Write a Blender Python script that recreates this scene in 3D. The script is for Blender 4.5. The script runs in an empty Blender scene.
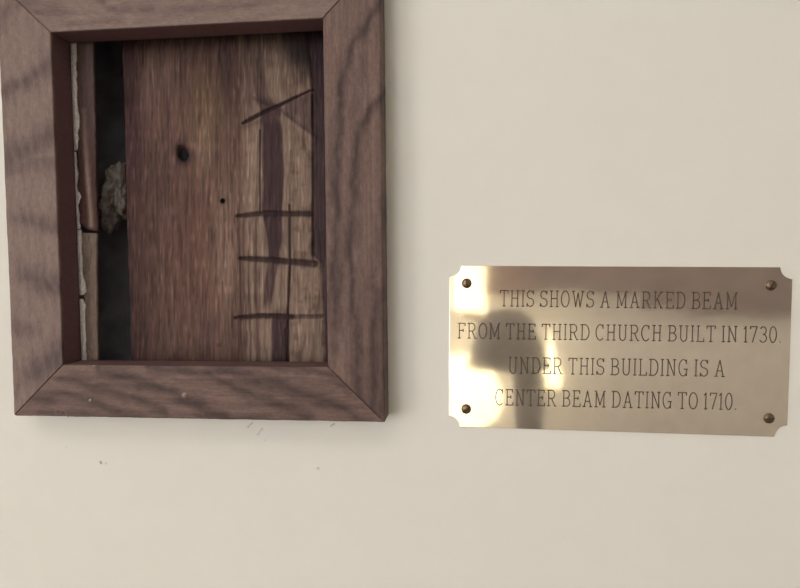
import bpy, bmesh, math
import numpy as np
from mathutils import Vector, Matrix, noise as mnoise

C = bpy.context.scene.collection
Z0 = 1.45                      # height of the frame's lower edge above the floor
F_PX = 600.0
CAM = np.array([0.2851, -0.3737, 0.0937])
YAW, PITCH, ROLL = 0.1018, -0.0458, 0.0090
W, H, RW, PROUD = 0.2379, 0.2739, 0.0333, 0.0191
PL_W, PL_H, PL_X, PL_Z, PL_R = 0.2, 0.1007, 0.3775, 0.0423, -0.0139

# ------------------------------------------------------------------ camera maths
def rot():
    cy, sy, cp, sp, cr, sr = math.cos(YAW), math.sin(YAW), math.cos(PITCH), math.sin(PITCH), math.cos(ROLL), math.sin(ROLL)
    return (np.array([[cy, -sy, 0], [sy, cy, 0], [0, 0, 1]]) @ np.array([[1, 0, 0], [0, cp, -sp], [0, sp, cp]])
            @ np.array([[cr, 0, sr], [0, 1, 0], [-sr, 0, cr]]))
M = rot()
def proj(x, y, z):
    d = np.stack([x - CAM[0], np.broadcast_to(y, np.shape(x)) - CAM[1], z - CAM[2]], -1) @ M
    return 400 + F_PX * d[..., 0] / d[..., 1], 294 - F_PX * d[..., 2] / d[..., 1]
def at(u, v, y=0.0):           # photo measurement -> (x, z) on the upright plane y
    d = M @ np.array([(u - 400) / F_PX, 1.0, (294 - v) / F_PX])
    t = (y - CAM[1]) / d[1]
    return CAM[0] + d[0] * t, CAM[2] + d[2] * t

cam_data = bpy.data.cameras.new('camera'); cam = bpy.data.objects.new('camera', cam_data); C.objects.link(cam)
cam_data.sensor_width = 36; cam_data.lens = F_PX * 36 / 800; cam_data.clip_start = 0.01
m = Matrix(((M[0][0], M[0][2], -M[0][1], CAM[0]), (M[1][0], M[1][2], -M[1][1], CAM[1]),
            (M[2][0], M[2][2], -M[2][1], CAM[2] + Z0), (0, 0, 0, 1)))
cam.matrix_world = m
bpy.context.scene.camera = cam

# ------------------------------------------------------------------ noise
_rng = np.random.RandomState(7)
_LAT = _rng.rand(256, 256)
def vn(x, y, seed=0):
    x = np.asarray(x, float) + seed * 17.31; y = np.asarray(y, float) + seed * 41.7
    xi = np.floor(x).astype(int); yi = np.floor(y).astype(int)
    fx = x - xi; fy = y - yi; fx = fx * fx * (3 - 2 * fx); fy = fy * fy * (3 - 2 * fy)
    g = lambda a, b: _LAT[a % 256, b % 256]
    return ((g(xi, yi) * (1 - fx) + g(xi + 1, yi) * fx) * (1 - fy) + (g(xi, yi + 1) * (1 - fx) + g(xi + 1, yi + 1) * fx) * fy)
def fbm(x, y, seed=0, o=3):
    s = 0; a = 1; t = 0
    for i in range(o):
        s = s + a * vn(x * 2 ** i, y * 2 ** i, seed + i * 3); t += a; a *= .5
    return s / t * 2 - 1
def sstep(a, b, x):
    t = np.clip((x - a) / (b - a), 0, 1); return t * t * (3 - 2 * t)
def pdist(u, v, pts):
    d = np.full(np.shape(u), 1e9)
    for (a, b), (c, e) in zip(pts[:-1], pts[1:]):
        L = (c - a) ** 2 + (e - b) ** 2
        t = np.clip(((u - a) * (c - a) + (v - b) * (e - b)) / L, 0, 1)
        d = np.minimum(d, np.hypot(u - a - t * (c - a), v - b - t * (e - b)))
    return d
def gs(d, w): return np.exp(-(d / w) ** 2)
def lin(c):
    c = np.asarray(c, float) / 255
    return np.where(c < .04045, c / 12.92, ((c + .055) / 1.055) ** 2.4)

# ------------------------------------------------------------------ materials
def mat(name, col=(.5, .5, .5), rough=.6, metal=0., attr=False, grain=None, bump=0., emit=None, spec=.5):
    mt = bpy.data.materials.new(name); mt.use_nodes = True
    n = mt.node_tree.nodes; l = mt.node_tree.links
    b = n['Principled BSDF']
    b.inputs['Base Color'].default_value = (*col, 1); b.inputs['Roughness'].default_value = rough
    b.inputs['Metallic'].default_value = metal; b.inputs['Specular IOR Level'].default_value = spec
    tc = n.new('ShaderNodeTexCoord')
    if attr:
        a = n.new('ShaderNodeAttribute'); a.attribute_name = 'Col'; src = a.outputs['Color']
    else:
        r = n.new('ShaderNodeRGB'); r.outputs[0].default_value = (*col, 1); src = r.outputs[0]
    if grain:
        mp = n.new('ShaderNodeMapping'); mp.inputs['Scale'].default_value = grain[0]
        nz = n.new('ShaderNodeTexNoise'); nz.inputs['Scale'].default_value = 1; nz.inputs['Detail'].default_value = 4
        l.new(tc.outputs['Object'], mp.inputs['Vector']); l.new(mp.outputs[0], nz.inputs['Vector'])
        mr = n.new('ShaderNodeMapRange'); mr.inputs['From Min'].default_value = .25; mr.inputs['From Max'].default_value = .75
        mr.inputs['To Min'].default_value = 1 - grain[1]; mr.inputs['To Max'].default_value = 1 + grain[1]
        l.new(nz.outputs['Fac'], mr.inputs['Value'])
        mx = n.new('ShaderNodeVectorMath'); mx.operation = 'SCALE'
        l.new(src, mx.inputs[0]); l.new(mr.outputs[0], mx.inputs['Scale']); src = mx.outputs[0]
        if bump:
            bp = n.new('ShaderNodeBump'); bp.inputs['Strength'].default_value = 1; bp.inputs['Distance'].default_value = bump
            l.new(nz.outputs['Fac'], bp.inputs['Height']); l.new(bp.outputs[0], b.inputs['Normal'])
    l.new(src, b.inputs['Base Color'])
    if emit:
        b.inputs['Emission Color'].default_value = (*emit[0], 1); b.inputs['Emission Strength'].default_value = emit[1]
    return mt

M_RAIL_V = mat('stained_wood_upright', attr=True, rough=.62, grain=((1900, 1900, 160), .09), bump=.00010, spec=.3)
M_RAIL_H = mat('stained_wood_level', attr=True, rough=.62, grain=((160, 1900, 1900), .09), bump=.00010, spec=.3)
M_BEAM = mat('old_beam_wood', attr=True, rough=.8, grain=((2600, 2600, 90), .14), bump=.00014, spec=.2)
M_LATH = mat('old_lath_wood', attr=True, rough=.85, grain=((1800, 1800, 150), .18), bump=.0002, spec=.2)
M_PLASTER = mat('broken_plaster', (.82, .77, .76), rough=.95, grain=((700, 700, 500), .22), bump=.0004, spec=.2)
M_MORTAR = mat('dusty_mortar', (.135, .115, .108), rough=.95, grain=((220, 220, 220), .45), bump=.0003, spec=.1)
M_DUSTY = mat('dark_cavity', (.30, .29, .34), rough=1, grain=((60, 60, 60), .3), spec=.05)
M_ROOM = mat('white_room_paint', (.84, .82, .79), rough=.75, grain=((9, 9, 9), .02), spec=.2)
M_FLOOR = mat('floor_wood', (.20, .165, .13), rough=.5, grain=((30, 4, 30), .3))
M_DARKWOOD = mat('dark_wood', (.20, .125, .115), rough=.5, grain=((6, 6, 60), .45))
M_INK = mat('engraving_black', (.055, .035, .025), rough=.6)
M_SCREW = mat('aged_screw_brass', (.17, .12, .08), rough=.38, metal=.9, grain=((900, 900, 900), .4))
M_SLOT = mat('screw_slot_dirt', (.03, .02, .015), rough=.8)
M_GLUE = mat('clear_glue', (.22, .16, .135), rough=.18, spec=.7)
M_STANDIN = mat('dark_standin', (.15, .12, .11), rough=.9, grain=((60, 60, 60), .3))
M_SHADE = mat('lit_shade', (.9, .85, .7), rough=.5, emit=((1., .90, .58), 3.2))
M_PANE = mat('lit_pane', (.8, .8, .8), rough=.4, emit=((1., .98, .96), 7.0))
M_CEIL_L = mat('lit_ceiling_diffuser', (.9, .9, .9), rough=.5, emit=((1., .96, .91), 9.0))

# brass: slow undulation of the sheet + fine brushed roughness
def brass():
    mt = bpy.data.materials.new('polished_brass'); mt.use_nodes = True
    n = mt.node_tree.nodes; l = mt.node_tree.links; b = n['Principled BSDF']
    b.inputs['Metallic'].default_value = .82
    tc = n.new('ShaderNodeTexCoord')
    nz = n.new('ShaderNodeTexNoise'); nz.inputs['Scale'].default_value = 120; nz.inputs['Detail'].default_value = 5
    l.new(tc.outputs['Object'], nz.inputs['Vector'])
    cr = n.new('ShaderNodeValToRGB')
    cr.color_ramp.elements[0].position = .32; cr.color_ramp.elements[0].color = (.72, .635, .53, 1)
    cr.color_ramp.elements[1].position = .70; cr.color_ramp.elements[1].color = (.78, .695, .59, 1)
    l.new(nz.outputs['Fac'], cr.inputs['Fac']); l.new(cr.outputs[0], b.inputs['Base Color'])
    mr = n.new('ShaderNodeMapRange'); mr.inputs['To Min'].default_value = .04; mr.inputs['To Max'].default_value = .08
    n2 = n.new('ShaderNodeTexNoise'); n2.inputs['Scale'].default_value = 45; n2.inputs['Detail'].default_value = 3
    l.new(tc.outputs['Object'], n2.inputs['Vector']); l.new(n2.outputs['Fac'], mr.inputs['Value']); l.new(mr.outputs[0], b.inputs['Roughness'])
    n3 = n.new('ShaderNodeTexNoise'); n3.inputs['Scale'].default_value = 16; n3.inputs['Detail'].default_value = 1
    l.new(tc.outputs['Object'], n3.inputs['Vector'])
    bp = n.new('ShaderNodeBump'); bp.inputs['Strength'].default_value = 1; bp.inputs['Distance'].default_value = .0004
    l.new(n3.outputs['Fac'], bp.inputs['Height']); l.new(bp.outputs[0], b.inputs['Normal'])
    return mt
M_BRASS = brass()

# wall paint with the few specks and scuffs under the frame
def wall_paint():
    mt = mat('cream_wall_paint', (.722, .702, .652), rough=.8, grain=((55, 55, 55), .012), bump=.00015, spec=.25)
    n = mt.node_tree.nodes; l = mt.node_tree.links; b = n['Principled BSDF']
    geo = n.new('ShaderNodeNewGeometry')
    nz = n.new('ShaderNodeTexNoise'); nz.inputs['Scale'].default_value = 600
    l.new(geo.outputs['Position'], nz.inputs['Vector'])
    src = b.inputs['Base Color'].links[0].from_socket
    spots = [(101, 462.5, .0016, .9, 1.3), (106, 463.5, .0012, .45, 1.4), (318, 468.5, .0013, .8, 1), (66, 447, .0006, .4, 1), (265, 440, .0009, .25, 1.5)]
    dashes = [((248, 427), (252, 423), .0006, .6), ((258, 434.5), (262, 429), .0008, .35), ((334, 424), (331, 426), .0006, .5)]
    for a, c, w_, k in dashes:
        for t in (0, .33, .66, 1): spots.append((a[0] + (c[0] - a[0]) * t, a[1] + (c[1] - a[1]) * t, w_ * 1.5, k, 1))
    for u, v, r, k, _ in spots:
        x, z = at(u, v)
        d = n.new('ShaderNodeVectorMath'); d.operation = 'DISTANCE'; d.inputs[1].default_value = (x, 0, z + Z0)
        l.new(geo.outputs['Position'], d.inputs[0])
        add = n.new('ShaderNodeMath'); add.operation = 'MULTIPLY_ADD'; add.inputs[1].default_value = r * 1.6; add.inputs[2].default_value = -r * .8
        l.new(nz.outputs['Fac'], add.inputs[0])
        s = n.new('ShaderNodeMath'); s.operation = 'ADD'; l.new(d.outputs['Value'], s.inputs[0]); l.new(add.outputs[0], s.inputs[1])
        mr = n.new('ShaderNodeMapRange'); mr.inputs['From Min'].default_value = 0; mr.inputs['From Max'].default_value = r
        mr.inputs['To Min'].default_value = 1 - k * .75; mr.inputs['To Max'].default_value = 1
        l.new(s.outputs[0], mr.inputs['Value'])
        sc = n.new('ShaderNodeVectorMath'); sc.operation = 'SCALE'
        l.new(src, sc.inputs[0]); l.new(mr.outputs[0], sc.inputs['Scale']); src = sc.outputs[0]
    l.new(src, b.inputs['Base Color'])
    return mt
M_WALL = wall_paint()

# ------------------------------------------------------------------ mesh helpers
def tag(o, label=None, cat=None, group=None, kind=None):
    if label: o['label'] = label
    if cat: o['category'] = cat
    if group: o['group'] = group
    if kind: o['kind'] = kind
    return o
def empty(name, loc, ry=0):
    o = bpy.data.objects.new(name, None); o.empty_display_size = .02; C.objects.link(o)
    o.location = loc; o.rotation_euler = (0, ry, 0); return o
def link(name, me, m, parent=None, smooth=False):
    o = bpy.data.objects.new(name, me); C.objects.link(o); me.materials.append(m)
    if smooth:
        me.polygons.foreach_set('use_smooth', [True] * len(me.polygons))
    if parent: o.parent = parent
    return o
def frombm(name, bm, m, parent=None, smooth=False):
    bmesh.ops.recalc_face_normals(bm, faces=bm.faces)
    me = bpy.data.meshes.new(name); bm.to_mesh(me); bm.free()
    return link(name, me, m, parent, smooth)
def box(bm, x0, x1, y0, y1, z0, z1):
    vs = [bm.verts.new((x, y, z)) for x in (x0, x1) for y in (y0, y1) for z in (z0, z1)]
    for f in ((0, 1, 3, 2), (4, 6, 7, 5), (0, 4, 5, 1), (2, 3, 7, 6), (0, 2, 6, 4), (1, 5, 7, 3)):
        bm.faces.new([vs[i] for i in f])
def grid_mesh(name, P, cols=None, closed_v=False):
    """P: (n, m, 3)"""
    n_, m_ = P.shape[:2]
    idx = np.arange(n_ * m_).reshape(n_, m_)
    if closed_v: idx = np.concatenate([idx, idx[:, :1]], 1)
    q = np.stack([idx[:-1, :-1], idx[1:, :-1], idx[1:, 1:], idx[:-1, 1:]], -1).reshape(-1, 4)
    me = bpy.data.meshes.new(name)
    me.from_pydata([], [], [])
    me.vertices.add(n_ * m_); me.vertices.foreach_set('co', P.reshape(-1).astype(np.float32))
    me.loops.add(q.size); me.loops.foreach_set('vertex_index', q.reshape(-1).astype(np.int32))
    me.polygons.add(len(q)); me.polygons.foreach_set('loop_start', np.arange(0, q.size, 4, dtype=np.int32))
    me.polygons.foreach_set('loop_total', np.full(len(q), 4, dtype=np.int32))
    me.update(calc_edges=True)
    if cols is not None:
        a = me.color_attributes.new('Col', 'FLOAT_COLOR', 'POINT')
        c = np.ones((n_ * m_, 4), np.float32); c[:, :3] = cols.reshape(-1, 3); a.data.foreach_set('color', c.reshape(-1))
    return me
def lathe(bm, prof, n=40, cx=0, cy=0):   # prof: (r, z)
    rings = []
    for r, z in prof:
        if r < 1e-6: rings.append([bm.verts.new((cx, cy, z))]); continue
        rings.append([bm.verts.new((cx + r * math.cos(2 * math.pi * i / n), cy + r * math.sin(2 * math.pi * i / n), z)) for i in range(n)])
    for a, b in zip(rings[:-1], rings[1:]):
        for i in range(n):
            j = (i + 1) % n
            vs = [a[i % len(a)], a[j % len(a)], b[j % len(b)], b[i % len(b)]]
            vs = list(dict.fromkeys(vs))
            if len(vs) > 2: bm.faces.new(vs)

E_ILL = 0.80      # illumination level the wood colours were judged against

# ------------------------------------------------------------------ picture frame
frame = empty('wooden_frame', (0, 0, Z0))
tag(frame, 'brown stained mitred wooden frame on the cream wall around the opening showing the old beam', 'frame')

def rail_colour(u, v, s, c, kind, seed):
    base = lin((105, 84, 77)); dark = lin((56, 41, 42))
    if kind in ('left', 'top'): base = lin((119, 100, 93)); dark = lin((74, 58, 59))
    k = np.zeros_like(u)
    wu = u + 5 * fbm(u / 14, v / 14, seed); wv = v + 5 * fbm(u / 14, v / 14, seed + 5)
    ST = {
     'left': [([(-8, 98), (12, 88), (28, 80), (46, 66), (56, 52)], 6, .75), ([(2, 160), (22, 152), (42, 142), (54, 132)], 9, .75),
              ([(4, 170), (30, 164), (54, 166)], 5, .55), ([(20, 217), (38, 222), (58, 228)], 5, .65), ([(30, 276), (46, 284), (62, 288)], 8, .8),
              ([(10, 322), (22, 327), (30, 332)], 6, .5), ([(36, 372), (46, 366), (62, 352)], 9, .75), ([(14, 392), (22, 380)], 5, .35),
              ([(-6, 30), (4, 12), (16, 2)], 6, .5)],
     'top': [([(88, -14), (104, 4), (118, 12), (150, 8)], 4, .55), ([(20, -6), (40, 10), (62, 10)], 7, .5), ([(140, 14), (190, 10), (250, 4), (300, -6)], 4, .4),
             ([(160, -8), (220, -10), (300, -16)], 5, .5), ([(70, 24), (120, 20)], 4, .35)],
     'right': [([(384, -4), (372, 14), (364, 30), (352, 46), (345, 62), (341, 92), (337, 150), (335, 230), (338, 330)], 4.5, .75),
               ([(392, 88), (374, 104), (362, 124), (357, 150), (353, 195), (351, 250), (356, 330), (360, 400)], 4.5, .8),
               ([(362, 60), (358, 90), (350, 120)], 5, .3), ([(378, 290), (374, 340), (376, 410)], 8, .75), ([(386, 200), (380, 240), (372, 280)], 5, .35), ([(333, 250), (336, 350)], 4, .4)],
     'bottom': [([(100, 372), (150, 384), (195, 402), (225, 418)], 5, .75), ([(150, 364), (210, 374), (250, 394), (310, 416)], 5, .7),
                ([(30, 398), (70, 396), (115, 410), (150, 422)], 5, .65), ([(215, 366), (270, 384), (330, 404), (370, 424)], 6, .7), ([(62, 378), (110, 390), (165, 412)], 4, .6),
                ([(270, 366), (320, 372), (350, 390)], 4, .5), ([(300, 420), (200, 416)], 4, .4), ([(40, 412), (160, 420)], 4, .5)]}
    for pts, w_, a in ST[kind]:
        k = np.maximum(k, a * gs(pdist(wu, wv, pts), w_ * (1.6 if kind == 'left' else 1.25)))
    # faint figure parallel to the big bands
    cc = c * 1000; ss = s * 1000
    fig = np.sin(cc * 0.9 + 5 * fbm(ss / 22, cc / 16, seed + 2) + .03 * ss)
    k = np.clip(k + .10 * fig + .18 * fbm(ss / 9, cc / 3, seed + 9), 0, 1)
    col = base[None, None] * (1 - k[..., None]) + dark[None, None] * k[..., None]
    fine = 1 + .20 * fbm(ss / 3.5, cc * 1.6, seed + 4, 3) + .12 * fbm(ss / 1.1, cc * 1.1, seed + 6, 2)
    if kind in ('right', 'bottom'): fine = fine * (1 + .20 * fbm(ss / 40, cc / 1.4, seed + 15, 2))
    spk = vn(ss / 1.2, cc * 2.6, seed + 11); fine *= 1 - .20 * sstep(.80, .95, spk)
    return col * .86 / E_ILL * fine[..., None]

def rail(kind, seed):
    # profile (c: 0 outer .. RW inner, y) ; y from back (0) to front (-PROUD)
    prof = []
    e = .0012
    for t in np.linspace(0, 1, 8): prof.append((0, -t * (PROUD - e)))
    for a in np.linspace(0, math.pi / 2, 5)[1:]: prof.append((e - e * math.cos(a), -(PROUD - e) - e * math.sin(a)))
    for t in np.linspace(0, 1, 66)[1:-1]: prof.append((e + t * (RW - e - .0006), -PROUD))
    for a in np.linspace(0, math.pi / 2, 3): prof.append((RW - .0006 + .0006 * math.sin(a), -PROUD + .0006 * (1 - math.cos(a))))
    for t in np.linspace(0, 1, 10)[1:]: prof.append((RW, -PROUD + .0006 + t * (PROUD - .0006)))
    prof = np.array(prof); c = prof[:, 0]; y = prof[:, 1]
    L = H if kind in ('left', 'right') else W
    N = 420
    t = np.linspace(0, 1, N)
    t = np.concatenate([[0, .0012, .0024], t[2:-2], [1 - .0024, 1 - .0012, 1]])
    g = .00012
    s = (c[None] + g) + t[:, None] * (L - 2 * c[None] - 2 * g)
    cc = np.broadcast_to(c, s.shape); yy = np.broadcast_to(y, s.shape).copy()
    dm = np.minimum(t, 1 - t)[:, None] * L                 # eased mitre arris
    yy = yy + (yy < -.01) * .0006 * np.exp(-(dm / .00035) ** 2)
    wob = .00022 * fbm(s * 160, cc * 0, seed)              # hand-planed outer edge
    cc2 = cc + wob * (1 - sstep(0, .004, cc))
    if kind == 'left': x, z = cc2, s
    elif kind == 'right': x, z = W - cc2, s
    elif kind == 'bottom': x, z = s, cc2
    else: x, z = s, H - cc2
    # the hand-made frame is not quite true: slightly wider stiles, left one leaning out at the top
    x = x - .0015 * np.clip(1 - x / RW, 0, 1) + .0010 * np.clip((x - (W - RW)) / RW, 0, 1) - .0009 * (z / H) ** 2 * np.clip(1 - x / (W * .6), 0, 1)
    u, v = proj(x, yy, z)
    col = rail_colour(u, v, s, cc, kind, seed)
    inner = (cc > RW - .0002) & (yy > -PROUD + .0008)
    col = np.where(inner[..., None], col * 0 + lin((98, 73, 74))[None, None] / E_ILL * (1 + .15 * fbm(s * 900, yy * 300, 3))[..., None], col)  # inner faces darker, the shade of the opening put into their colour
    P = np.stack([x, yy, z], -1)
    # close with a back ring
    me = grid_mesh(kind, P, col, closed_v=True)
    bm = bmesh.new(); bm.from_mesh(me); bmesh.ops.holes_fill(bm, edges=[e for e in bm.edges if e.is_boundary], sides=0)
    bmesh.ops.recalc_face_normals(bm, faces=bm.faces); bm.to_mesh(me); bm.free()
    return link('frame_rail', me, M_RAIL_V if kind in ('left', 'right') else M_RAIL_H, frame, False)
for i, k in enumerate(('left', 'top', 'right', 'bottom')): rail(k, 20 + 7 * i)

def drop(u, v, r, h, name='glue_drop'):
    x, z = at(u, v, -PROUD)
    bm = bmesh.new(); n = 20; prev = None
    for k in range(7):
        a = k / 6 * math.pi / 2; rr = r * math.cos(a); yy = -PROUD - h * math.sin(a) + .0002
        if k == 6: ring = [bm.verts.new((x, yy, z))]
        else: ring = [bm.verts.new((x + rr * math.cos(q) * (1 + .12 * math.sin(2 * q)), yy, z + rr * math.sin(q))) for q in np.linspace(0, 2 * math.pi, n, endpoint=False)]
        if prev:
            for i in range(n):
                j = (i + 1) % n
                bm.faces.new([prev[i], prev[j], ring[j], ring[i]] if k < 6 else [prev[i], prev[j], ring[0]])
        prev = ring
    o = frombm(name, bm, M_GLUE, frame, True); o['label'] = 'small shiny glue drop'
drop(184.5, 395, .0019, .0011); drop(93.5, 366, .0009, .0005); drop(90, 400.5, .0011, .0006)
def curl(pts, r):
    cu = bpy.data.curves.new('c', 'CURVE'); cu.dimensions = '3D'; cu.bevel_depth = r; cu.bevel_resolution = 2
    sp = cu.splines.new('POLY'); sp.points.add(len(pts) - 1)
    for p, q in zip(sp.points, pts):
        x, z = at(*q, -PROUD); p.co = (x, -PROUD - r * .6, z, 1)
    o = bpy.data.objects.new('c', cu); C.objects.link(o)
    me = bpy.data.meshes.new_from_object(o.evaluated_get(bpy.context.evaluated_depsgraph_get()))
    bpy.data.objects.remove(o)
    o = link('glue_curl', me, M_GLUE, frame, True); me.materials.clear(); me.materials.append(M_GLUE); o['label'] = 'thin dried glue curl'
curl([(54, 413), (56, 410), (60, 409), (62, 411), (59, 414), (56, 414.5), (54, 413)], .00016)
curl([(63, 410), (66, 412), (67, 416), (69, 417)], .00016)

# ------------------------------------------------------------------ marked beam
YB = .021
def beam():
    x0 = at(127, 200, YB)[0]; x1 = W - RW + .012; z0 = RW - .03; z1 = H - RW + .03
    nx, nz = 330, 560
    x = np.linspace(x0, x1, nx); z = np.linspace(z0, z1, nz)
    X, Z = np.meshgrid(x, z, indexing='ij')
    edge = .0009 * fbm(Z * 60, X * 0, 5) * (1 - sstep(0, .01, X - x0))
    X = X + edge
    u, v = proj(X, YB, Z)
    uu = u + 1.6 * fbm(v / 30, u / 60, 31)
    # --- colours
    g1 = fbm(uu / 1.7, v / 45, 1, 3); g2 = fbm(uu / 6, v / 45, 2, 3); g3 = fbm(u / 16, v / 26, 3, 3); g4 = fbm(u / 1.3, v / 9, 4, 2)
    col = np.ones(u.shape + (3,)) * lin((108, 82, 70))
    def mix(c, k): 
        nonlocal col
        k = np.clip(k, 0, 1)[..., None]; col = col * (1 - k) + lin(c) * k
    mix((86, 62, 62), (1 - sstep(130, 158, u + 8 * g3)) * .85); mix((92, 68, 66), .5 * sstep(0, .6, fbm(u / 11, v / 40, 77)))  # left edge darker, the left rail's shadow put into the colour
    mix((116, 84, 71), .5 * gs(u - 200, 26) * gs(v - 250, 90) + .35 * g3)
    mix((150, 122, 104), .8 * gs(u - 226, 12) * gs(v - 250, 70))
    mix((138, 108, 96), .7 * gs(u - 147, 6) * gs(v - 92, 22)); mix((135, 108, 96), .5 * gs(u - 162, 16) * gs(v - 75, 18))
    mix((142, 116, 96), .6 * gs(u - 205, 8) * gs(v - 150, 26))
    mix((132, 108, 82), .5 * gs(u - 208, 20) * gs(v - 108, 35))
    mix((76, 56, 55), .75 * gs(u - 228, 11) * gs(v - 60, 60) + .3 * gs(u - 190, 30) * gs(v - 45, 18))
    mix((160, 132, 114), .45 * sstep(.1, .7, fbm(u / 3, v / 24, 91)) * gs(u - 222, 22) * gs(v - 240, 90))
    mix((84, 62, 58), .55 * gs(u - 160, 16) * gs(v - 190, 40))
    mix((86, 70, 58), .55 * gs(u - 230, 7) * gs(v - 330, 30))
    mix((98, 72, 62), .5 * gs(u - 140, 12) * gs(v - 290, 60))
    # marked strip
    R_ = sstep(238, 250, uu + 2 * g2)
    mix((148, 125, 107), .88 * R_)
    mix((104, 82, 70), .6 * R_ * sstep(.05, .5, fbm(u / 7, v / 9, 41)) * sstep(285, 293, u))
    mix((118, 95, 82), .5 * R_ * (1 - sstep(90, 130, v)))
    wv_ = v + 0 * u
    for xs in (240, 244.5, 250, 256.5):
        mix((84, 62, 54), .8 * gs(uu - xs - 1.2 * np.sin(v / 23 + xs), 1.35) * sstep(205, 222, v + 6 * np.sin(xs)))
    # dark bands
    cb = np.interp(v, [20, 50, 95, 112, 120, 215, 240, 262, 285, 302, 315, 330, 365], [250, 254, 262, 270, 272, 273, 275, 274, 270, 266, 264, 264, 264])
    hb = np.interp(v, [20, 50, 95, 112, 120, 215, 240, 262, 285, 302, 315, 330, 365], [9, 8, 6.5, 9, 10.5, 10, 7.5, 6, 5, 4, 4, 4, 4])
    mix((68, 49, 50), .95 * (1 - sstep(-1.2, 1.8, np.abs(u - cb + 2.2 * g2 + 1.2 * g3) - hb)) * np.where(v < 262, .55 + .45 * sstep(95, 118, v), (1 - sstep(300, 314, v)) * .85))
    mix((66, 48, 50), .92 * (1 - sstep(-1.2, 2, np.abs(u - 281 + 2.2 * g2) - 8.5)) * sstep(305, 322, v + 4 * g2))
    mix((92, 70, 66), .6 * (1 - sstep(-.8, 1.8, np.abs(u - 258.5 + 1.5 * g2) - 2)) * sstep(262, 275, v))
    mix((92, 70, 66), .55 * (1 - sstep(-.8, 2.2, np.abs(u - 247 + 1.5 * g2) - 2.4)) * (1 - sstep(120, 140, v)))
    # pale patch above the scored cross, wedge of dark to its right
    mix((158, 138, 118), .7 * gs(pdist(u, v, [(274, 72), (277, 92), (284, 102)]), 5))
    mix((156, 134, 112), .7 * gs(pdist(u, v, [(282, 118), (288, 134), (289, 142)]), 3.4))
    tri = sstep(-2, 2, v - (104 + (u - 285) * -.50)) * (1 - sstep(-2, 3, v - (116 + (u - 285) * .72))) * sstep(280, 288, u)
    mix((84, 64, 64), .7 * tri)
    mix((84, 62, 64), .7 * gs(pdist(u, v, [(260, 99), (278, 110)]), 4))
    mix((92, 72, 66), .55 * gs(pdist(u, v, [(245, 126), (275, 116)]), 3))
    mix((30, 28, 31), .93 * sstep(278, 292, u + 3 * g2) * (1 - sstep(52, 92, v + .5 * (305 - u) + 4 * g3)))  # dark corner: stained wood with the recess shade painted in
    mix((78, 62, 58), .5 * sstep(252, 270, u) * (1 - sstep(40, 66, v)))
    # right hand chamfer
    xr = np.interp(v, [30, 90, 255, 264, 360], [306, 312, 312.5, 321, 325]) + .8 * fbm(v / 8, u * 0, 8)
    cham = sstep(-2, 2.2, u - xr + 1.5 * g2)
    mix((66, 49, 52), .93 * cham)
    # knot and hole
    th = math.radians(20); du = u - 182.5; dv = v - 153.5; a = du * math.cos(th) + dv * math.sin(th) * .0; 
    kn = np.hypot((du * math.cos(th) - dv * math.sin(th)) / 7.0, (du * math.sin(th) + dv * math.cos(th)) / 10.5) + .12 * fbm(u / 3, v / 3, 12)
    mix((74, 52, 50), 1.0 - sstep(.8, 1.6, kn)); mix((24, 18, 20), 1 - sstep(.55, .85, np.hypot(kn, 0) + .02 * (153.5 - v)))
    mix((148, 120, 108), .45 * gs(pdist(u, v, [(195, 145), (200, 160)]), 3))
    ho = np.hypot(u - 222.5, v - 201) + .3 * fbm(u, v, 14)
    mix((30, 16, 14), 1 - sstep(2, 3.2, ho))
    mix((80, 60, 52), .7 * (1 - sstep(1.5, 3, np.hypot(u - 219, v - 345))))
    # --- relief: score marks and splits
    h = np.zeros_like(u)
    def cut(pts, w_, depth, dirt=.5, taper=None):
        nonlocal h
        d = pdist(u, v + .5 * fbm(u / 5, v * 0, 15), pts)
        L0 = math.hypot(pts[-1][0] - pts[0][0], pts[-1][1] - pts[0][1])
        t = ((u - pts[0][0]) * (pts[-1][0] - pts[0][0]) + (v - pts[0][1]) * (pts[-1][1] - pts[0][1])) / L0 ** 2
        ww = w_ * 1.2 * (1 if taper is None else np.interp(t, [0, .12, .5, 1], taper))
        prof = 1 - sstep(.35, 1, d / ww)
        h = np.maximum(h, depth * prof); mix((50, 34, 35), min(1, dirt * 1.12) * prof)
    cut([(237, 216), (262, 213.5), (312, 214)], 3.4, .0016, .75, [.45, .8, 1, .9])
    cut([(240, 258.5), (270, 260), (315, 264)], 3.6, .0017, .75, [.5, .8, 1, 1.1])
    cut([(235, 318), (262, 316), (292, 317)], 3.0, .0016, .8, [.5, .8, 1, 1])
    cut([(292, 317), (322, 316)], 2.6, .001, .6)
    cut([(243, 123), (262, 113), (313, 89)], 2.2, .0016, .85, [.7, 1.1, 1, .5])
    cut([(255, 98), (280, 108), (314, 134)], 2.2, .0006, .2)
    cut([(260, 130), (260, 213)], 1.0, .0009, .75); cut([(289.5, 205), (290, 262), (288, 310), (287, 368)], 1.4, .0011, .8)
    cut([(291, 150), (290, 205)], .8, .0005, .35); cut([(281, 322), (284, 345)], 1, .0005, .3)
    cut([(312.5, 95), (313, 262)], 1.4, .0008, .6)
    cut([(286, 330), (288, 360)], 2, .001, .5)
    h = np.maximum(h, .0035 * (1 - sstep(.5, .9, kn))); h = np.maximum(h, .003 * (1 - sstep(1.4, 2.6, ho)))
    h = h + .0013 * cham
    h = h - .0003 * g1 - .0003 * g2 * 0.6
    col = col * (1 + .34 * g1 + .14 * g4 + .10 * g2)[..., None] * (1 + .22 * fbm(u / 2.6, v / 9, 71, 3))[..., None] * (1 + .5 * sstep(.62, .95, vn(u / 1.25, v / 13, 81)) - .34 * sstep(.6, .95, vn(u / 1.3, v / 20, 83)))[..., None] * .52
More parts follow.
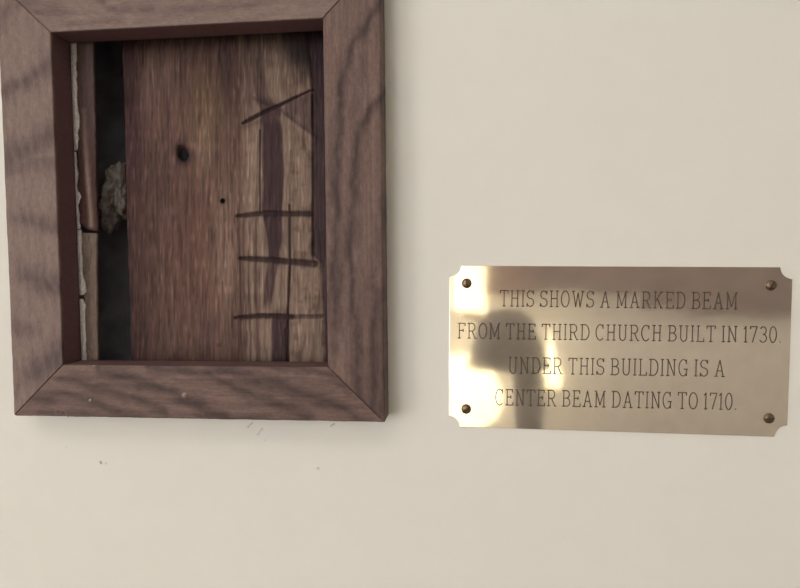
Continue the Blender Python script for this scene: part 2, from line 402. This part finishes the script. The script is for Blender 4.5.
    col = np.clip(col, .004, 1) / (E_ILL * .88) * np.array([.98, 1.0, 1.10])
    Y = YB + h
    P = np.stack([X, Y, Z], -1)
    # skirts to the back face
    def ring(P, col, yb):
        Pb = np.zeros((nx + 2, nz + 2, 3)); cb_ = np.zeros((nx + 2, nz + 2, 3))
        Pb[1:-1, 1:-1] = P; cb_[1:-1, 1:-1] = col
        Pb[0] = Pb[1]; Pb[-1] = Pb[-2]; Pb[:, 0] = Pb[:, 1]; Pb[:, -1] = Pb[:, -2]
        cb_[0] = cb_[1]; cb_[-1] = cb_[-2]; cb_[:, 0] = cb_[:, 1]; cb_[:, -1] = cb_[:, -2]
        for s_ in ((0, slice(None)), (-1, slice(None)), (slice(None), 0), (slice(None), -1)): Pb[s_][..., 1] = yb
        Pb[0, 0] = Pb[0, 1] * [1, 1, 1]; 
        return Pb, cb_
    Pb, cb_ = ring(P, col, YB + .03)
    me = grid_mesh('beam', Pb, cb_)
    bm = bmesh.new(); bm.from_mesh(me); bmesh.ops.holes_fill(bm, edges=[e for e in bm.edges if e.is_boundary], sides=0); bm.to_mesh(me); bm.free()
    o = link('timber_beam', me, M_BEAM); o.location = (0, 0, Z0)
    tag(o, 'old brown timber beam with knot and scored carpenter marks, inside the wooden frame', 'beam')
beam()

# ------------------------------------------------------------------ lath strips, plaster edge, mortar
def slab_poly(name, L, Rr, y, thick, m, cbase, rough_px=.6, seed=1, wav=.0006, label=None, cat=None, slope=.0):
    vs = np.linspace(L[0][1], L[-1][1], 260)
    lu = np.interp(vs, [p[1] for p in L], [p[0] for p in L]) + rough_px * fbm(vs / 5, vs * 0, seed)
    ru = np.interp(vs, [p[1] for p in Rr], [p[0] for p in Rr]) + rough_px * fbm(vs / 5, vs * 0, seed + 3)
    ru = np.maximum(ru, lu + .3)
    K = 14
    P = np.zeros((len(vs), K + 2, 3)); col = np.zeros((len(vs), K + 2, 3))
    for j in range(K + 2):
        t = min(max(j - 1, 0), K - 1) / (K - 1)
        uu = lu + (ru - lu) * t
        for i in range(len(vs)):
            x, z = at(uu[i], vs[i], y); P[i, j] = (x, 0, z)
        yy = y + wav * fbm(vs / 6, uu / 2.5, seed + 5) - .0006 * math.sin(math.pi * t) + slope * t
        P[:, j, 1] = yy if 0 < j < K + 1 else y + thick
        cc = np.stack([cbase(a, b) for a, b in zip(uu, vs)]); f = 1 + .18 * fbm(uu / 1.8, vs / 22, seed + 8) + .08 * fbm(uu, vs / 2, seed + 9)
        col[:, j] = cc * f[:, None] / (E_ILL * .8)
    me = grid_mesh(name, P, np.clip(col, .003, 1), closed_v=True)
    bm = bmesh.new(); bm.from_mesh(me); bmesh.ops.holes_fill(bm, edges=[e for e in bm.edges if e.is_boundary], sides=0)
    bmesh.ops.recalc_face_normals(bm, faces=bm.faces); bm.to_mesh(me); bm.free()
    o = link(name, me, m); o.location = (0, 0, Z0); tag(o, label, cat); return o
def c_up(u, v):
    u = np.asarray(u, float); k = float(np.clip((v - 70) / 110, 0, 1))
    base = lin((82, 68, 68)) * (1 - k) + lin((74, 54, 53)) * k
    p = gs(pdist(u, v, [(84, 110), (86, 150), (89, 190), (92, 226)]), 2.2)[..., None] * (k if np.ndim(k) == 0 else k[..., None])
    return base + (lin((134, 114, 106)) - base) * p
def c_lo(u, v): return lin((116, 102, 95))
slab_poly('wood_lath', [(73, 20), (74.5, 60), (76, 110), (77.5, 150), (78.5, 200), (80, 224), (90, 231)],
          [(92, 20), (93, 60), (95, 130), (95, 170), (96.5, 215), (97, 230)], .0046, .0025, M_LATH, c_up, seed=3,
          label='dark upper lath strip with splintered lower end, left of the beam inside the frame', cat='lath')
slab_poly('wood_lath', [(79, 233), (82, 240), (84, 300), (85, 372)], [(96, 233), (96, 260), (96.5, 310), (97.5, 372)], .0052, .0025, M_LATH, c_lo, seed=6,
          label='paler greyish lower lath strip standing left of the dark gap', cat='lath')
slab_poly('plaster_edge', [(66, 20), (66, 60), (68, 150)], [(75.4, 20), (75.6, 60), (76, 85), (77, 105), (79, 118), (78.6, 128), (76, 132), (78, 138), (76.5, 150)],
          .0034, .0012, M_PLASTER, c_lo, rough_px=1.0, seed=11, label='jagged white plaster edge beside the upper lath', cat='plaster')
slab_poly('plaster_edge', [(72, 152), (73, 200), (74, 229)], [(75, 152), (77.6, 175), (76, 185), (80, 197), (77.5, 205), (79.5, 229)],
          .0034, .0012, M_PLASTER, c_lo, rough_px=1.2, seed=13, label='thin crumbling white plaster sliver midway down the left of the opening', cat='plaster')
slab_poly('plaster_edge', [(74, 230), (76, 295)], [(80.5, 230), (81.2, 250), (82.5, 275), (85.5, 288), (86, 292), (82, 296)],
          .0034, .0012, M_PLASTER, c_lo, rough_px=.5, seed=17, label='smooth white plaster sliver beside the lower lath, above the notch', cat='plaster')
slab_poly('plaster_edge', [(76, 299), (78, 372)], [(82.5, 299), (85, 306), (84.5, 320), (85.3, 345), (85.5, 372)],
          .0034, .0012, M_PLASTER, c_lo, rough_px=.8, seed=19, label='lowest white plaster sliver reaching the bottom rail', cat='plaster')

def mortar():
    bm = bmesh.new(); n1, n2 = 60, 50
    x, z = at(112, 195, .020); cx, cz = x, z
    rings = []
    for i in range(n1 + 1):
        th = math.pi * i / n1
        row = []
        for j in range(n2):
            ph = 2 * math.pi * j / n2
            d = Vector((math.sin(th) * math.cos(ph), math.sin(th) * math.sin(ph), math.cos(th)))
            r = .95 + .5 * mnoise.noise(d * 1.6 + Vector((3, 1, 7))) + .18 * mnoise.noise(d * 4.2) + .05 * mnoise.noise(d * 9)
            row.append(bm.verts.new((cx + d.x * .0105 * r + .003 * d.z, .0265 + d.y * .0125 * r, cz + d.z * .021 * r)))
        rings.append(row)
    for a, b in zip(rings[:-1], rings[1:]):
        for j in range(n2): bm.faces.new([a[j], a[(j + 1) % n2], b[(j + 1) % n2], b[j]])
    bmesh.ops.remove_doubles(bm, verts=bm.verts, dist=1e-5)
    o = frombm('mortar_lump', bm, M_MORTAR, None, False); o.location = (0, 0, Z0)
    tag(o, 'dusty grey mortar lump stuck in the dark gap left of the beam', 'mortar')
mortar()

# ------------------------------------------------------------------ brass plaque
plq = empty('brass_plaque', (PL_X, 0, PL_Z + Z0), -PL_R)
tag(plq, 'rectangular engraved brass plaque with scooped corners, screwed to the wall right of the frame', 'plaque')
def to_local(u, v):
    x, z = at(u, v, -.0012); dx, dz = x - PL_X, z - PL_Z
    c, s = math.cos(PL_R), math.sin(PL_R)
    return dx * c + dz * s, -dx * s + dz * c
def plate():
    bm = bmesh.new(); r = .0070; pts = []
    hw, hh = PL_W / 2, PL_H / 2
    for sx, sz, a0 in ((1, 1, 180), (-1, 1, 270), (-1, -1, 0), (1, -1, 90)):
        arc = [(sx * hw + r * math.cos(math.radians(a0 + t)), sz * hh + r * math.sin(math.radians(a0 + t))) for t in np.linspace(0, 90, 14)]
        pts += arc[::-1]
    th = .0011
    f = [bm.verts.new((x, -th, z)) for x, z in pts]; b = [bm.verts.new((x, .0003, z)) for x, z in pts]
    ff = bm.faces.new(f); bm.faces.new(b[::-1])
    for i in range(len(pts)):
        j = (i + 1) % len(pts); bm.faces.new([f[i], b[i], b[j], f[j]])
    edges = [e for e in ff.edges]
    bmesh.ops.bevel(bm, geom=edges, offset=.00022, segments=2, affect='EDGES', profile=.5)
    return frombm('plate', bm, M_BRASS, plq)
plate()

# narrow slab-serif capitals drawn as strokes (cap height 1)
def arc(cx, cy, rx, ry, a0, a1, n=14):
    return [(cx + rx * math.cos(math.radians(a)), cy + ry * math.sin(math.radians(a))) for a in np.linspace(a0, a1, n)]
def sf(x, y, l=.09): return [(x - l, y), (x + l, y)]
G = {
 'T': (.56, [[(.28, 0), (.28, 1)], [(.0, 1), (.56, 1)], [(0, 1), (0, .84)], [(.56, 1), (.56, .84)], sf(.28, 0)]),
 'H': (.62, [[(.1, 0), (.1, 1)], [(.52, 0), (.52, 1)], [(.1, .52), (.52, .52)], sf(.1, 0), sf(.1, 1), sf(.52, 0), sf(.52, 1)]),
 'I': (.18, [[(.09, 0), (.09, 1)], sf(.09, 0), sf(.09, 1)]),
 'L': (.50, [[(.1, 0), (.1, 1)], sf(.1, 1), [(0, 0), (.5, 0), (.5, .18)]]),
 'E': (.54, [[(.1, 0), (.1, 1)], [(0, 1), (.5, 1), (.5, .84)], [(0, 0), (.54, 0), (.54, .17)], [(.1, .52), (.38, .52)], [(.38, .6), (.38, .44)]]),
 'F': (.52, [[(.1, 0), (.1, 1)], [(0, 1), (.52, 1), (.52, .84)], sf(.1, 0), [(.1, .52), (.38, .52)], [(.38, .6), (.38, .44)]]),
 'S': (.50, [arc(.25, .755, .22, .245, 15, 265, 16) + arc(.25, .255, .24, .255, 85, -165, 16), [(.47, 1), (.47, .80)], [(.01, 0), (.01, .2)]]),
 'O': (.58, [arc(.29, .5, .28, .51, 0, 360, 28)]),
 '0': (.46, [arc(.23, .5, .22, .51, 0, 360, 26)]),
 'C': (.56, [arc(.30, .5, .29, .51, 48, 312, 24), [(.50, 1), (.50, .76)]]),
 'G': (.60, [arc(.30, .5, .29, .51, 48, 325, 24), [(.50, 1), (.50, .76)], [(.53, 0), (.53, .42)], [(.36, .42), (.60, .42)]]),
 'D': (.60, [[(.1, 0), (.1, 1)], [(0, 1), (.28, 1)] + arc(.28, .5, .31, .5, 90, -90, 18)[1:] + [(0, 0)]]),
 'B': (.56, [[(.1, 0), (.1, 1)], [(0, 1), (.3, 1)] + arc(.3, .76, .2, .24, 90, -90, 12)[1:] + [(.1, .52)], [(.3, .52)] + arc(.3, .26, .25, .26, 90, -90, 12)[1:] + [(0, 0)]]),
 'R': (.62, [[(.1, 0), (.1, 1)], sf(.1, 0), [(0, 1), (.32, 1)] + arc(.32, .74, .21, .26, 90, -90, 12)[1:] + [(.1, .48)], [(.32, .48), (.54, 0), (.64, 0)]]),
 'K': (.64, [[(.1, 0), (.1, 1)], sf(.1, 0), sf(.1, 1), [(.52, 1), (.1, .40)], [(.24, .60), (.54, 0)], sf(.53, 1, .08), sf(.56, 0, .08)]),
 'A': (.66, [[(.09, 0), (.33, 1), (.57, 0)], [(.18, .34), (.48, .34)], sf(.09, 0), sf(.57, 0)]),
 'M': (.76, [[(.1, 0), (.1, 1), (.38, .12), (.66, 1), (.66, 0)], sf(.1, 0), sf(.66, 0), [(0, 1), (.1, 1)], [(.66, 1), (.76, 1)]]),
 'N': (.64, [[(.1, 0), (.1, 1), (.54, 0), (.54, 1)], sf(.1, 0), [(0, 1), (.1, 1)], sf(.54, 1)]),
 'U': (.62, [[(.1, 1), (.1, .3)] + arc(.31, .27, .21, .28, 180, 360, 14) + [(.52, 1)], sf(.1, 1), sf(.52, 1)]),
 'W': (.86, [[(.09, 1), (.27, 0), (.43, .9), (.59, 0), (.77, 1)], sf(.09, 1), sf(.77, 1)]),
 '1': (.22, [[(.11, 0), (.11, 1), (.0, .86)], sf(.11, 0)]),
 '7': (.44, [[(0, .84), (0, 1), (.44, 1), (.16, 0)]]),
 '3': (.46, [arc(.22, .75, .2, .25, 150, -90, 14) + arc(.22, .25, .23, .25, 90, -150, 14)]),
 '.': (.08, [[(.02, .03), (.07, .03)]]),
}
def text_line(txt, Lb, Lt, Rb, Rt):
    (ax, az), (bx, bz) = to_local(*Lb), to_local(*Rb)
    tx, tz = to_local(*Lt); t2x, t2z = to_local(*Rt)
    hgt = ((tz - az) + (t2z - bz)) / 2
    LS, WS = .20, .48
    adv = 0; place = []
    for ch in txt:
        if ch == ' ': adv += WS - LS; continue
        place.append((ch, adv)); adv += G[ch][0] + LS
    tot = adv - LS; sx = (bx - ax) / tot
    bm = bmesh.new(); wd = .00060; y0, y1 = -.00106, -.00118
    lay = 0
    for ch, x0 in place:
        for st in G[ch][1]:
            P = [Vector((ax + (x0 + p[0]) * sx, az + (bz - az) * (x0 / tot) + p[1] * hgt)) for p in st]
            for p, q in zip(P[:-1], P[1:]):
                d = q - p
                if d.length < 1e-7: continue
                d.normalize(); nrm = Vector((-d.y, d.x)) * wd / 2 * (1.0); e = d * wd * .35
                lay = (lay + 1) % 5; yy = y1 - lay * 1.5e-6
                c4 = [p - e + nrm, p - e - nrm, q + e - nrm, q + e + nrm]
                f = [bm.verts.new((c.x, yy, c.y)) for c in c4]; b = [bm.verts.new((c.x, y0, c.y)) for c in c4]
                bm.faces.new(f)
                for i in range(4):
                    j = (i + 1) % 4; bm.faces.new([f[i], b[i], b[j], f[j]])
    o = frombm('engraved_text', bm, M_INK, plq); o['label'] = 'dark engraved line reading ' + txt
text_line('THIS SHOWS A MARKED BEAM', (500.2, 306), (500.2, 290.6), (737, 309), (737, 292.8))
text_line('FROM THE THIRD CHURCH BUILT IN 1730.', (458, 338), (458, 323), (780.5, 342.5), (780.5, 327.2))
text_line('UNDER THIS BUILDING IS A', (508.5, 373), (508.5, 357), (724.5, 376.5), (724.5, 360.8))
text_line('CENTER BEAM DATING TO 1710.', (495.5, 404.8), (495.5, 389), (736, 409.6), (736, 394))

SLOT = bpy.data.meshes.new('slot')
def screw(u, v, ang, first=[]):
    x, z = to_local(u, v)
    if not first:
        R_ = .0031
        bm = bmesh.new(); prev = None; n = 36
        prof = [(R_, 0), (R_, -.0003), (R_ * .93, -.0008), (R_ * .75, -.00125), (R_ * .45, -.0016), (.0, -.0017)]
        for r, y in prof:
            ring = [bm.verts.new((r * math.cos(2 * math.pi * i / n), y, r * math.sin(2 * math.pi * i / n))) for i in range(n)] if r else [bm.verts.new((0, y, 0))]
            if prev:
                for i in range(n):
                    j = (i + 1) % n
                    bm.faces.new([prev[i], prev[j], ring[j], ring[i]] if r else [prev[i], prev[j], ring[0]])
            prev = ring
        bmesh.ops.recalc_face_normals(bm, faces=bm.faces)
        me = bpy.data.meshes.new('screw'); bm.to_mesh(me); bm.free(); me.materials.append(M_SCREW)
        me.polygons.foreach_set('use_smooth', [True] * len(me.polygons))
        # slot: a thin bar following the dome
        bm = bmesh.new(); K = 13; rows = []
        for i in range(K):
            t = -1 + 2 * i / (K - 1); xx = t * R_ * .92
            yy = float(np.interp(abs(xx), [0, R_ * .45, R_ * .75, R_ * .93, R_], [-.0017, -.0016, -.00125, -.0008, -.0003])) - .00006
            rows.append([bm.verts.new((xx, yy, .00032)), bm.verts.new((xx, yy, -.00032)), bm.verts.new((xx, yy + .0003, -.00032)), bm.verts.new((xx, yy + .0003, .00032))])
        for a, b in zip(rows[:-1], rows[1:]):
            for k in range(4): bm.faces.new([a[k], a[(k + 1) % 4], b[(k + 1) % 4], b[k]])
        bm.faces.new(rows[0]); bm.faces.new(rows[-1][::-1])
        bmesh.ops.recalc_face_normals(bm, faces=bm.faces)
        ms = bpy.data.meshes.new('slot'); bm.to_mesh(ms); bm.free(); ms.materials.append(M_SLOT)
        first += [me, ms]
    o = bpy.data.objects.new('screw', first[0]); C.objects.link(o); o.parent = plq
    o.location = (x, -.0010, z); o.rotation_euler = (0, math.radians(ang), 0)
    s = bpy.data.objects.new('screw_slot', first[1]); C.objects.link(s); s.parent = o
screw(466.7, 283.3, -100); screw(771, 285.3, -62); screw(466.2, 409, -42); screw(769, 418.3, -5)

# ------------------------------------------------------------------ the room
XL, XR, YF, HT = -1.9, 2.6, -3.3, 2.7
def struct(name, bm, m):
    o = frombm(name, bm, m); o['kind'] = 'structure'; return o
hx0, hx1, hz0, hz1 = RW - .010, W - RW + .010, Z0 + RW - .010, Z0 + H - RW + .010
bm = bmesh.new(); TW = .003
def ringslab(bm, X0, X1, Za, Zb, a0, a1, b0, b1, y0, y1):
    o_ = [(X0, Za), (X1, Za), (X1, Zb), (X0, Zb)]; i_ = [(a0, b0), (a1, b0), (a1, b1), (a0, b1)]
    V = {(k, s, i): bm.verts.new((p[0], (y0, y1)[s], p[1])) for k, L in (('o', o_), ('i', i_)) for s in (0, 1) for i, p in enumerate(L)}
    for i in range(4):
        j = (i + 1) % 4
        for s in (0, 1): bm.faces.new([V['o', s, i], V['o', s, j], V['i', s, j], V['i', s, i]])
        bm.faces.new([V['o', 0, i], V['o', 0, j], V['o', 1, j], V['o', 1, i]]); bm.faces.new([V['i', 0, i], V['i', 0, j], V['i', 1, j], V['i', 1, i]])
ringslab(bm, XL, XR, 0, HT, hx0, hx1, hz0, hz1, 0, TW)
struct('wall_back', bm, M_WALL)
bm = bmesh.new()
cx0, cx1, cz0, cz1, cy = -.03, W + .03, Z0 - .03, Z0 + H + .03, .062
box(bm, cx0, cx1, cy, cy + .01, cz0, cz1); box(bm, cx0 - .01, cx0, TW, cy + .01, cz0, cz1); box(bm, cx1, cx1 + .01, TW, cy + .01, cz0, cz1)
box(bm, cx0, cx1, TW, cy + .01, cz0 - .01, cz0); box(bm, cx0, cx1, TW, cy + .01, cz1, cz1 + .01)
struct('wall_cavity', bm, M_DUSTY)
bm = bmesh.new(); box(bm, XL, XR, YF, 0, -.05, 0); struct('floor', bm, M_FLOOR)
bm = bmesh.new(); box(bm, XL, XR, YF, 0, HT, HT + .05); struct('ceiling', bm, M_ROOM)
bm = bmesh.new(); box(bm, XR, XR + .1, YF, 0, 0, HT); struct('wall_right', bm, M_ROOM)
bm = bmesh.new(); box(bm, XL - .1, XR + .1, YF - .1, YF, 0, HT); struct('wall_front', bm, M_ROOM)
# left wall with a frosted window
wy0, wy1, wz0, wz1 = -3.1, -1.6, .95, 2.25
bm = bmesh.new()
for a in ((YF, wy0, 0, HT), (wy1, 0, 0, HT), (wy0, wy1, 0, wz0), (wy0, wy1, wz1, HT)):
    box(bm, XL - .1, XL, a[0], a[1], a[2], a[3])
struct('wall_left', bm, M_ROOM)
bm = bmesh.new(); f = .04; x0, x1 = XL - .06, XL - .01
box(bm, x0, x1, wy0, wy0 + f, wz0, wz1); box(bm, x0, x1, wy1 - f, wy1, wz0, wz1)
for za, zb in ((wz0, wz0 + f), (wz1 - f, wz1), ((wz0 + wz1) / 2 - .015, (wz0 + wz1) / 2 + .015)): box(bm, x0, x1, wy0 + f, wy1 - f, za, zb)
struct('window_1', bm, M_ROOM)
bm = bmesh.new(); box(bm, XL - .05, XL - .042, wy0 + f, wy1 - f, wz0 + f, wz1 - f); p = struct('window_2', bm, M_PANE)

# frosted window added in the far wall to narrow the frame's side shadow
bm = bmesh.new(); a0, a1, b0, b1 = -1.7, -.55, 1.15, 2.25
box(bm, a0, a0 + f, YF, YF + .03, b0, b1); box(bm, a1 - f, a1, YF, YF + .03, b0, b1)
for za_, zb_ in ((b0, b0 + f), (b1 - f, b1), ((b0 + b1) / 2 - .015, (b0 + b1) / 2 + .015)): box(bm, a0 + f, a1 - f, YF, YF + .03, za_, zb_)
struct('window_added_1', bm, M_ROOM)
bm = bmesh.new(); box(bm, a0 + f, a1 - f, YF + .004, YF + .012, b0 + f, b1 - f); struct('window_added_2', bm, M_PANE)

# ceiling lights; the far right one is added to brighten the far wall
for lx, ly, lt in ((-.1, -1.15, 'round flat ceiling light nearer the wall with the frame'), (1.1, -2.6, 'round flat ceiling light added at the far right to brighten the far wall')):
  cl = empty('ceiling_light', (lx, ly, HT)); tag(cl, lt, 'ceiling light', 'ceiling lights')
  bm = bmesh.new(); lathe(bm, [(0, 0), (.26, 0), (.26, -.05), (.24, -.05), (.24, -.01), (0, -.01)]); frombm('light_rim', bm, M_ROOM, cl)
  bm = bmesh.new(); lathe(bm, [(0, -.015), (.235, -.015), (.235, -.045), (.18, -.07), (.08, -.085), (0, -.088)]); frombm('diffuser', bm, M_CEIL_L, cl, True)

# far side of the room, seen only mirrored in the brass
def far(u, v, y):               # point seen mirrored in the plaque at that spot of it
    x, z = at(u, v, -.001); t = (-y) / (-CAM[1])
    return x + (x - CAM[0]) * t, z + (z - CAM[2]) * t + Z0
yy = YF + .0
# dark timber rail along the far wall
za = far(600, 262, yy)[1]; zb = far(600, 292, yy)[1]
bm = bmesh.new(); box(bm, -.3, XR, YF, YF + .09, zb, zb + .46)
for k in range(6): box(bm, -.25 + .5 * k, -.25 + .5 * k + .02, YF + .09, YF + .1, zb, zb + .46)
struct('trim_1', bm, M_DARKWOOD)
xt = far(640, 290, yy)[0]; zt = far(640, 311, yy)[1]
bm = bmesh.new(); box(bm, xt, XR, YF, YF + .07, zt, zb); struct('trim_2', bm, M_DARKWOOD)
# tapering glass wall lamp
def lamp(name, u, v0, v1, wpx, prof, lab, y=YF + .25):
    x, zt = far(u, v0, y); _, zb = far(u, v1, y); hx = abs(far(u + wpx / 2, v0, y)[0] - x)
    e = empty(name, (x, y, zb)); tag(e, lab, 'wall lamp')
    bm = bmesh.new(); lathe(bm, [(r * hx, t * (zt - zb)) for t, r in prof]); frombm('lamp_shade', bm, M_SHADE, e, True)
    bm = bmesh.new(); box(bm, -.012, .012, YF - y, -hx * .3, -.012, .0); box(bm, -.05, .05, YF - y, YF - y + .02, -.06, .06); frombm('lamp_bracket', bm, M_SCREW, e)
lamp('wall_lamp', 471, 263, 309, 34, [(0, 0), (.25, .0), (.95, .5), (1, .78), (.8, 1), (0, 1)][0:0] or [(0, .0), (.45, .28), (1, .55), (1, .8), (.8, 1), (0, 1)], 'broad tapering glass wall lamp on the far wall')
lamp('wall_lamp', 550, 322, 388, 23, [(0, .9), (0, .9)][0:0] or [(0, .55), (0, .9)][0:0] or [(0, 0), (.02, .8), (.25, 1), (.5, .5), (1, 0)], 'slim flame-shaped glass wall lamp on the far wall')
# large globe lamp on a small stand
y = YF + .45
x, z = far(461, 394, y); R_ = abs(far(461 + 40, 394, y)[0] - x)
e = empty('globe_lamp', (x, y, 0)); tag(e, 'large round globe lamp on a dark pole stand across the room', 'floor lamp')
bm = bmesh.new(); lathe(bm, [(R_ * math.sin(a), z - R_ * math.cos(a)) for a in np.linspace(0, math.pi, 24)], 40); frombm('globe', bm, M_SHADE, e, True)
bm = bmesh.new(); lathe(bm, [(0, 0), (.14, 0), (.14, .02), (.015, .04), (.015, z - R_ * .98), (0, z - R_ * .98)]); frombm('pole', bm, M_SCREW, e)
# lamp-shaped stand-in added for the photographer's dark reflection
y = -1.5
x, z = far(528, 345, y)
e = empty('photographer_standin', (x, y, 0)); tag(e, 'dark lamp-shaped stand-in for the photographer mirrored in the brass', 'floor lamp')
bm = bmesh.new(); lathe(bm, [(0, 0), (.18, 0), (.18, .02), (.045, .05), (.045, z - .10), (.02, z - .06), (.02, z + .06), (0, z + .06)]); frombm('pole', bm, M_STANDIN, e)  # pole of the added photographer stand-in
bm = bmesh.new(); lathe(bm, [(0, z + .12), (.05, z + .115), (.09, z + .08), (.105, z + .02), (.13, z - .06), (.12, z - .065), (.098, z + .01), (.085, z + .07), (.05, z + .095), (0, z + .095)], 40)
sh = frombm('lamp_shade', bm, M_STANDIN, e, True); sh.location = (far(505, 345, y)[0] - x, 0, 0)  # dark top of the added photographer stand-in, not a real lamp shade

# ------------------------------------------------------------------ world, view
w = bpy.data.worlds.new('world'); bpy.context.scene.world = w; w.use_nodes = True
w.node_tree.nodes['Background'].inputs[0].default_value = (.6, .65, .7, 1); w.node_tree.nodes['Background'].inputs[1].default_value = .3
vs = bpy.context.scene.view_settings
vs.view_transform = 'Standard'; vs.look = 'None'; vs.gamma = 1; vs.use_curve_mapping = False; vs.exposure = -0.13
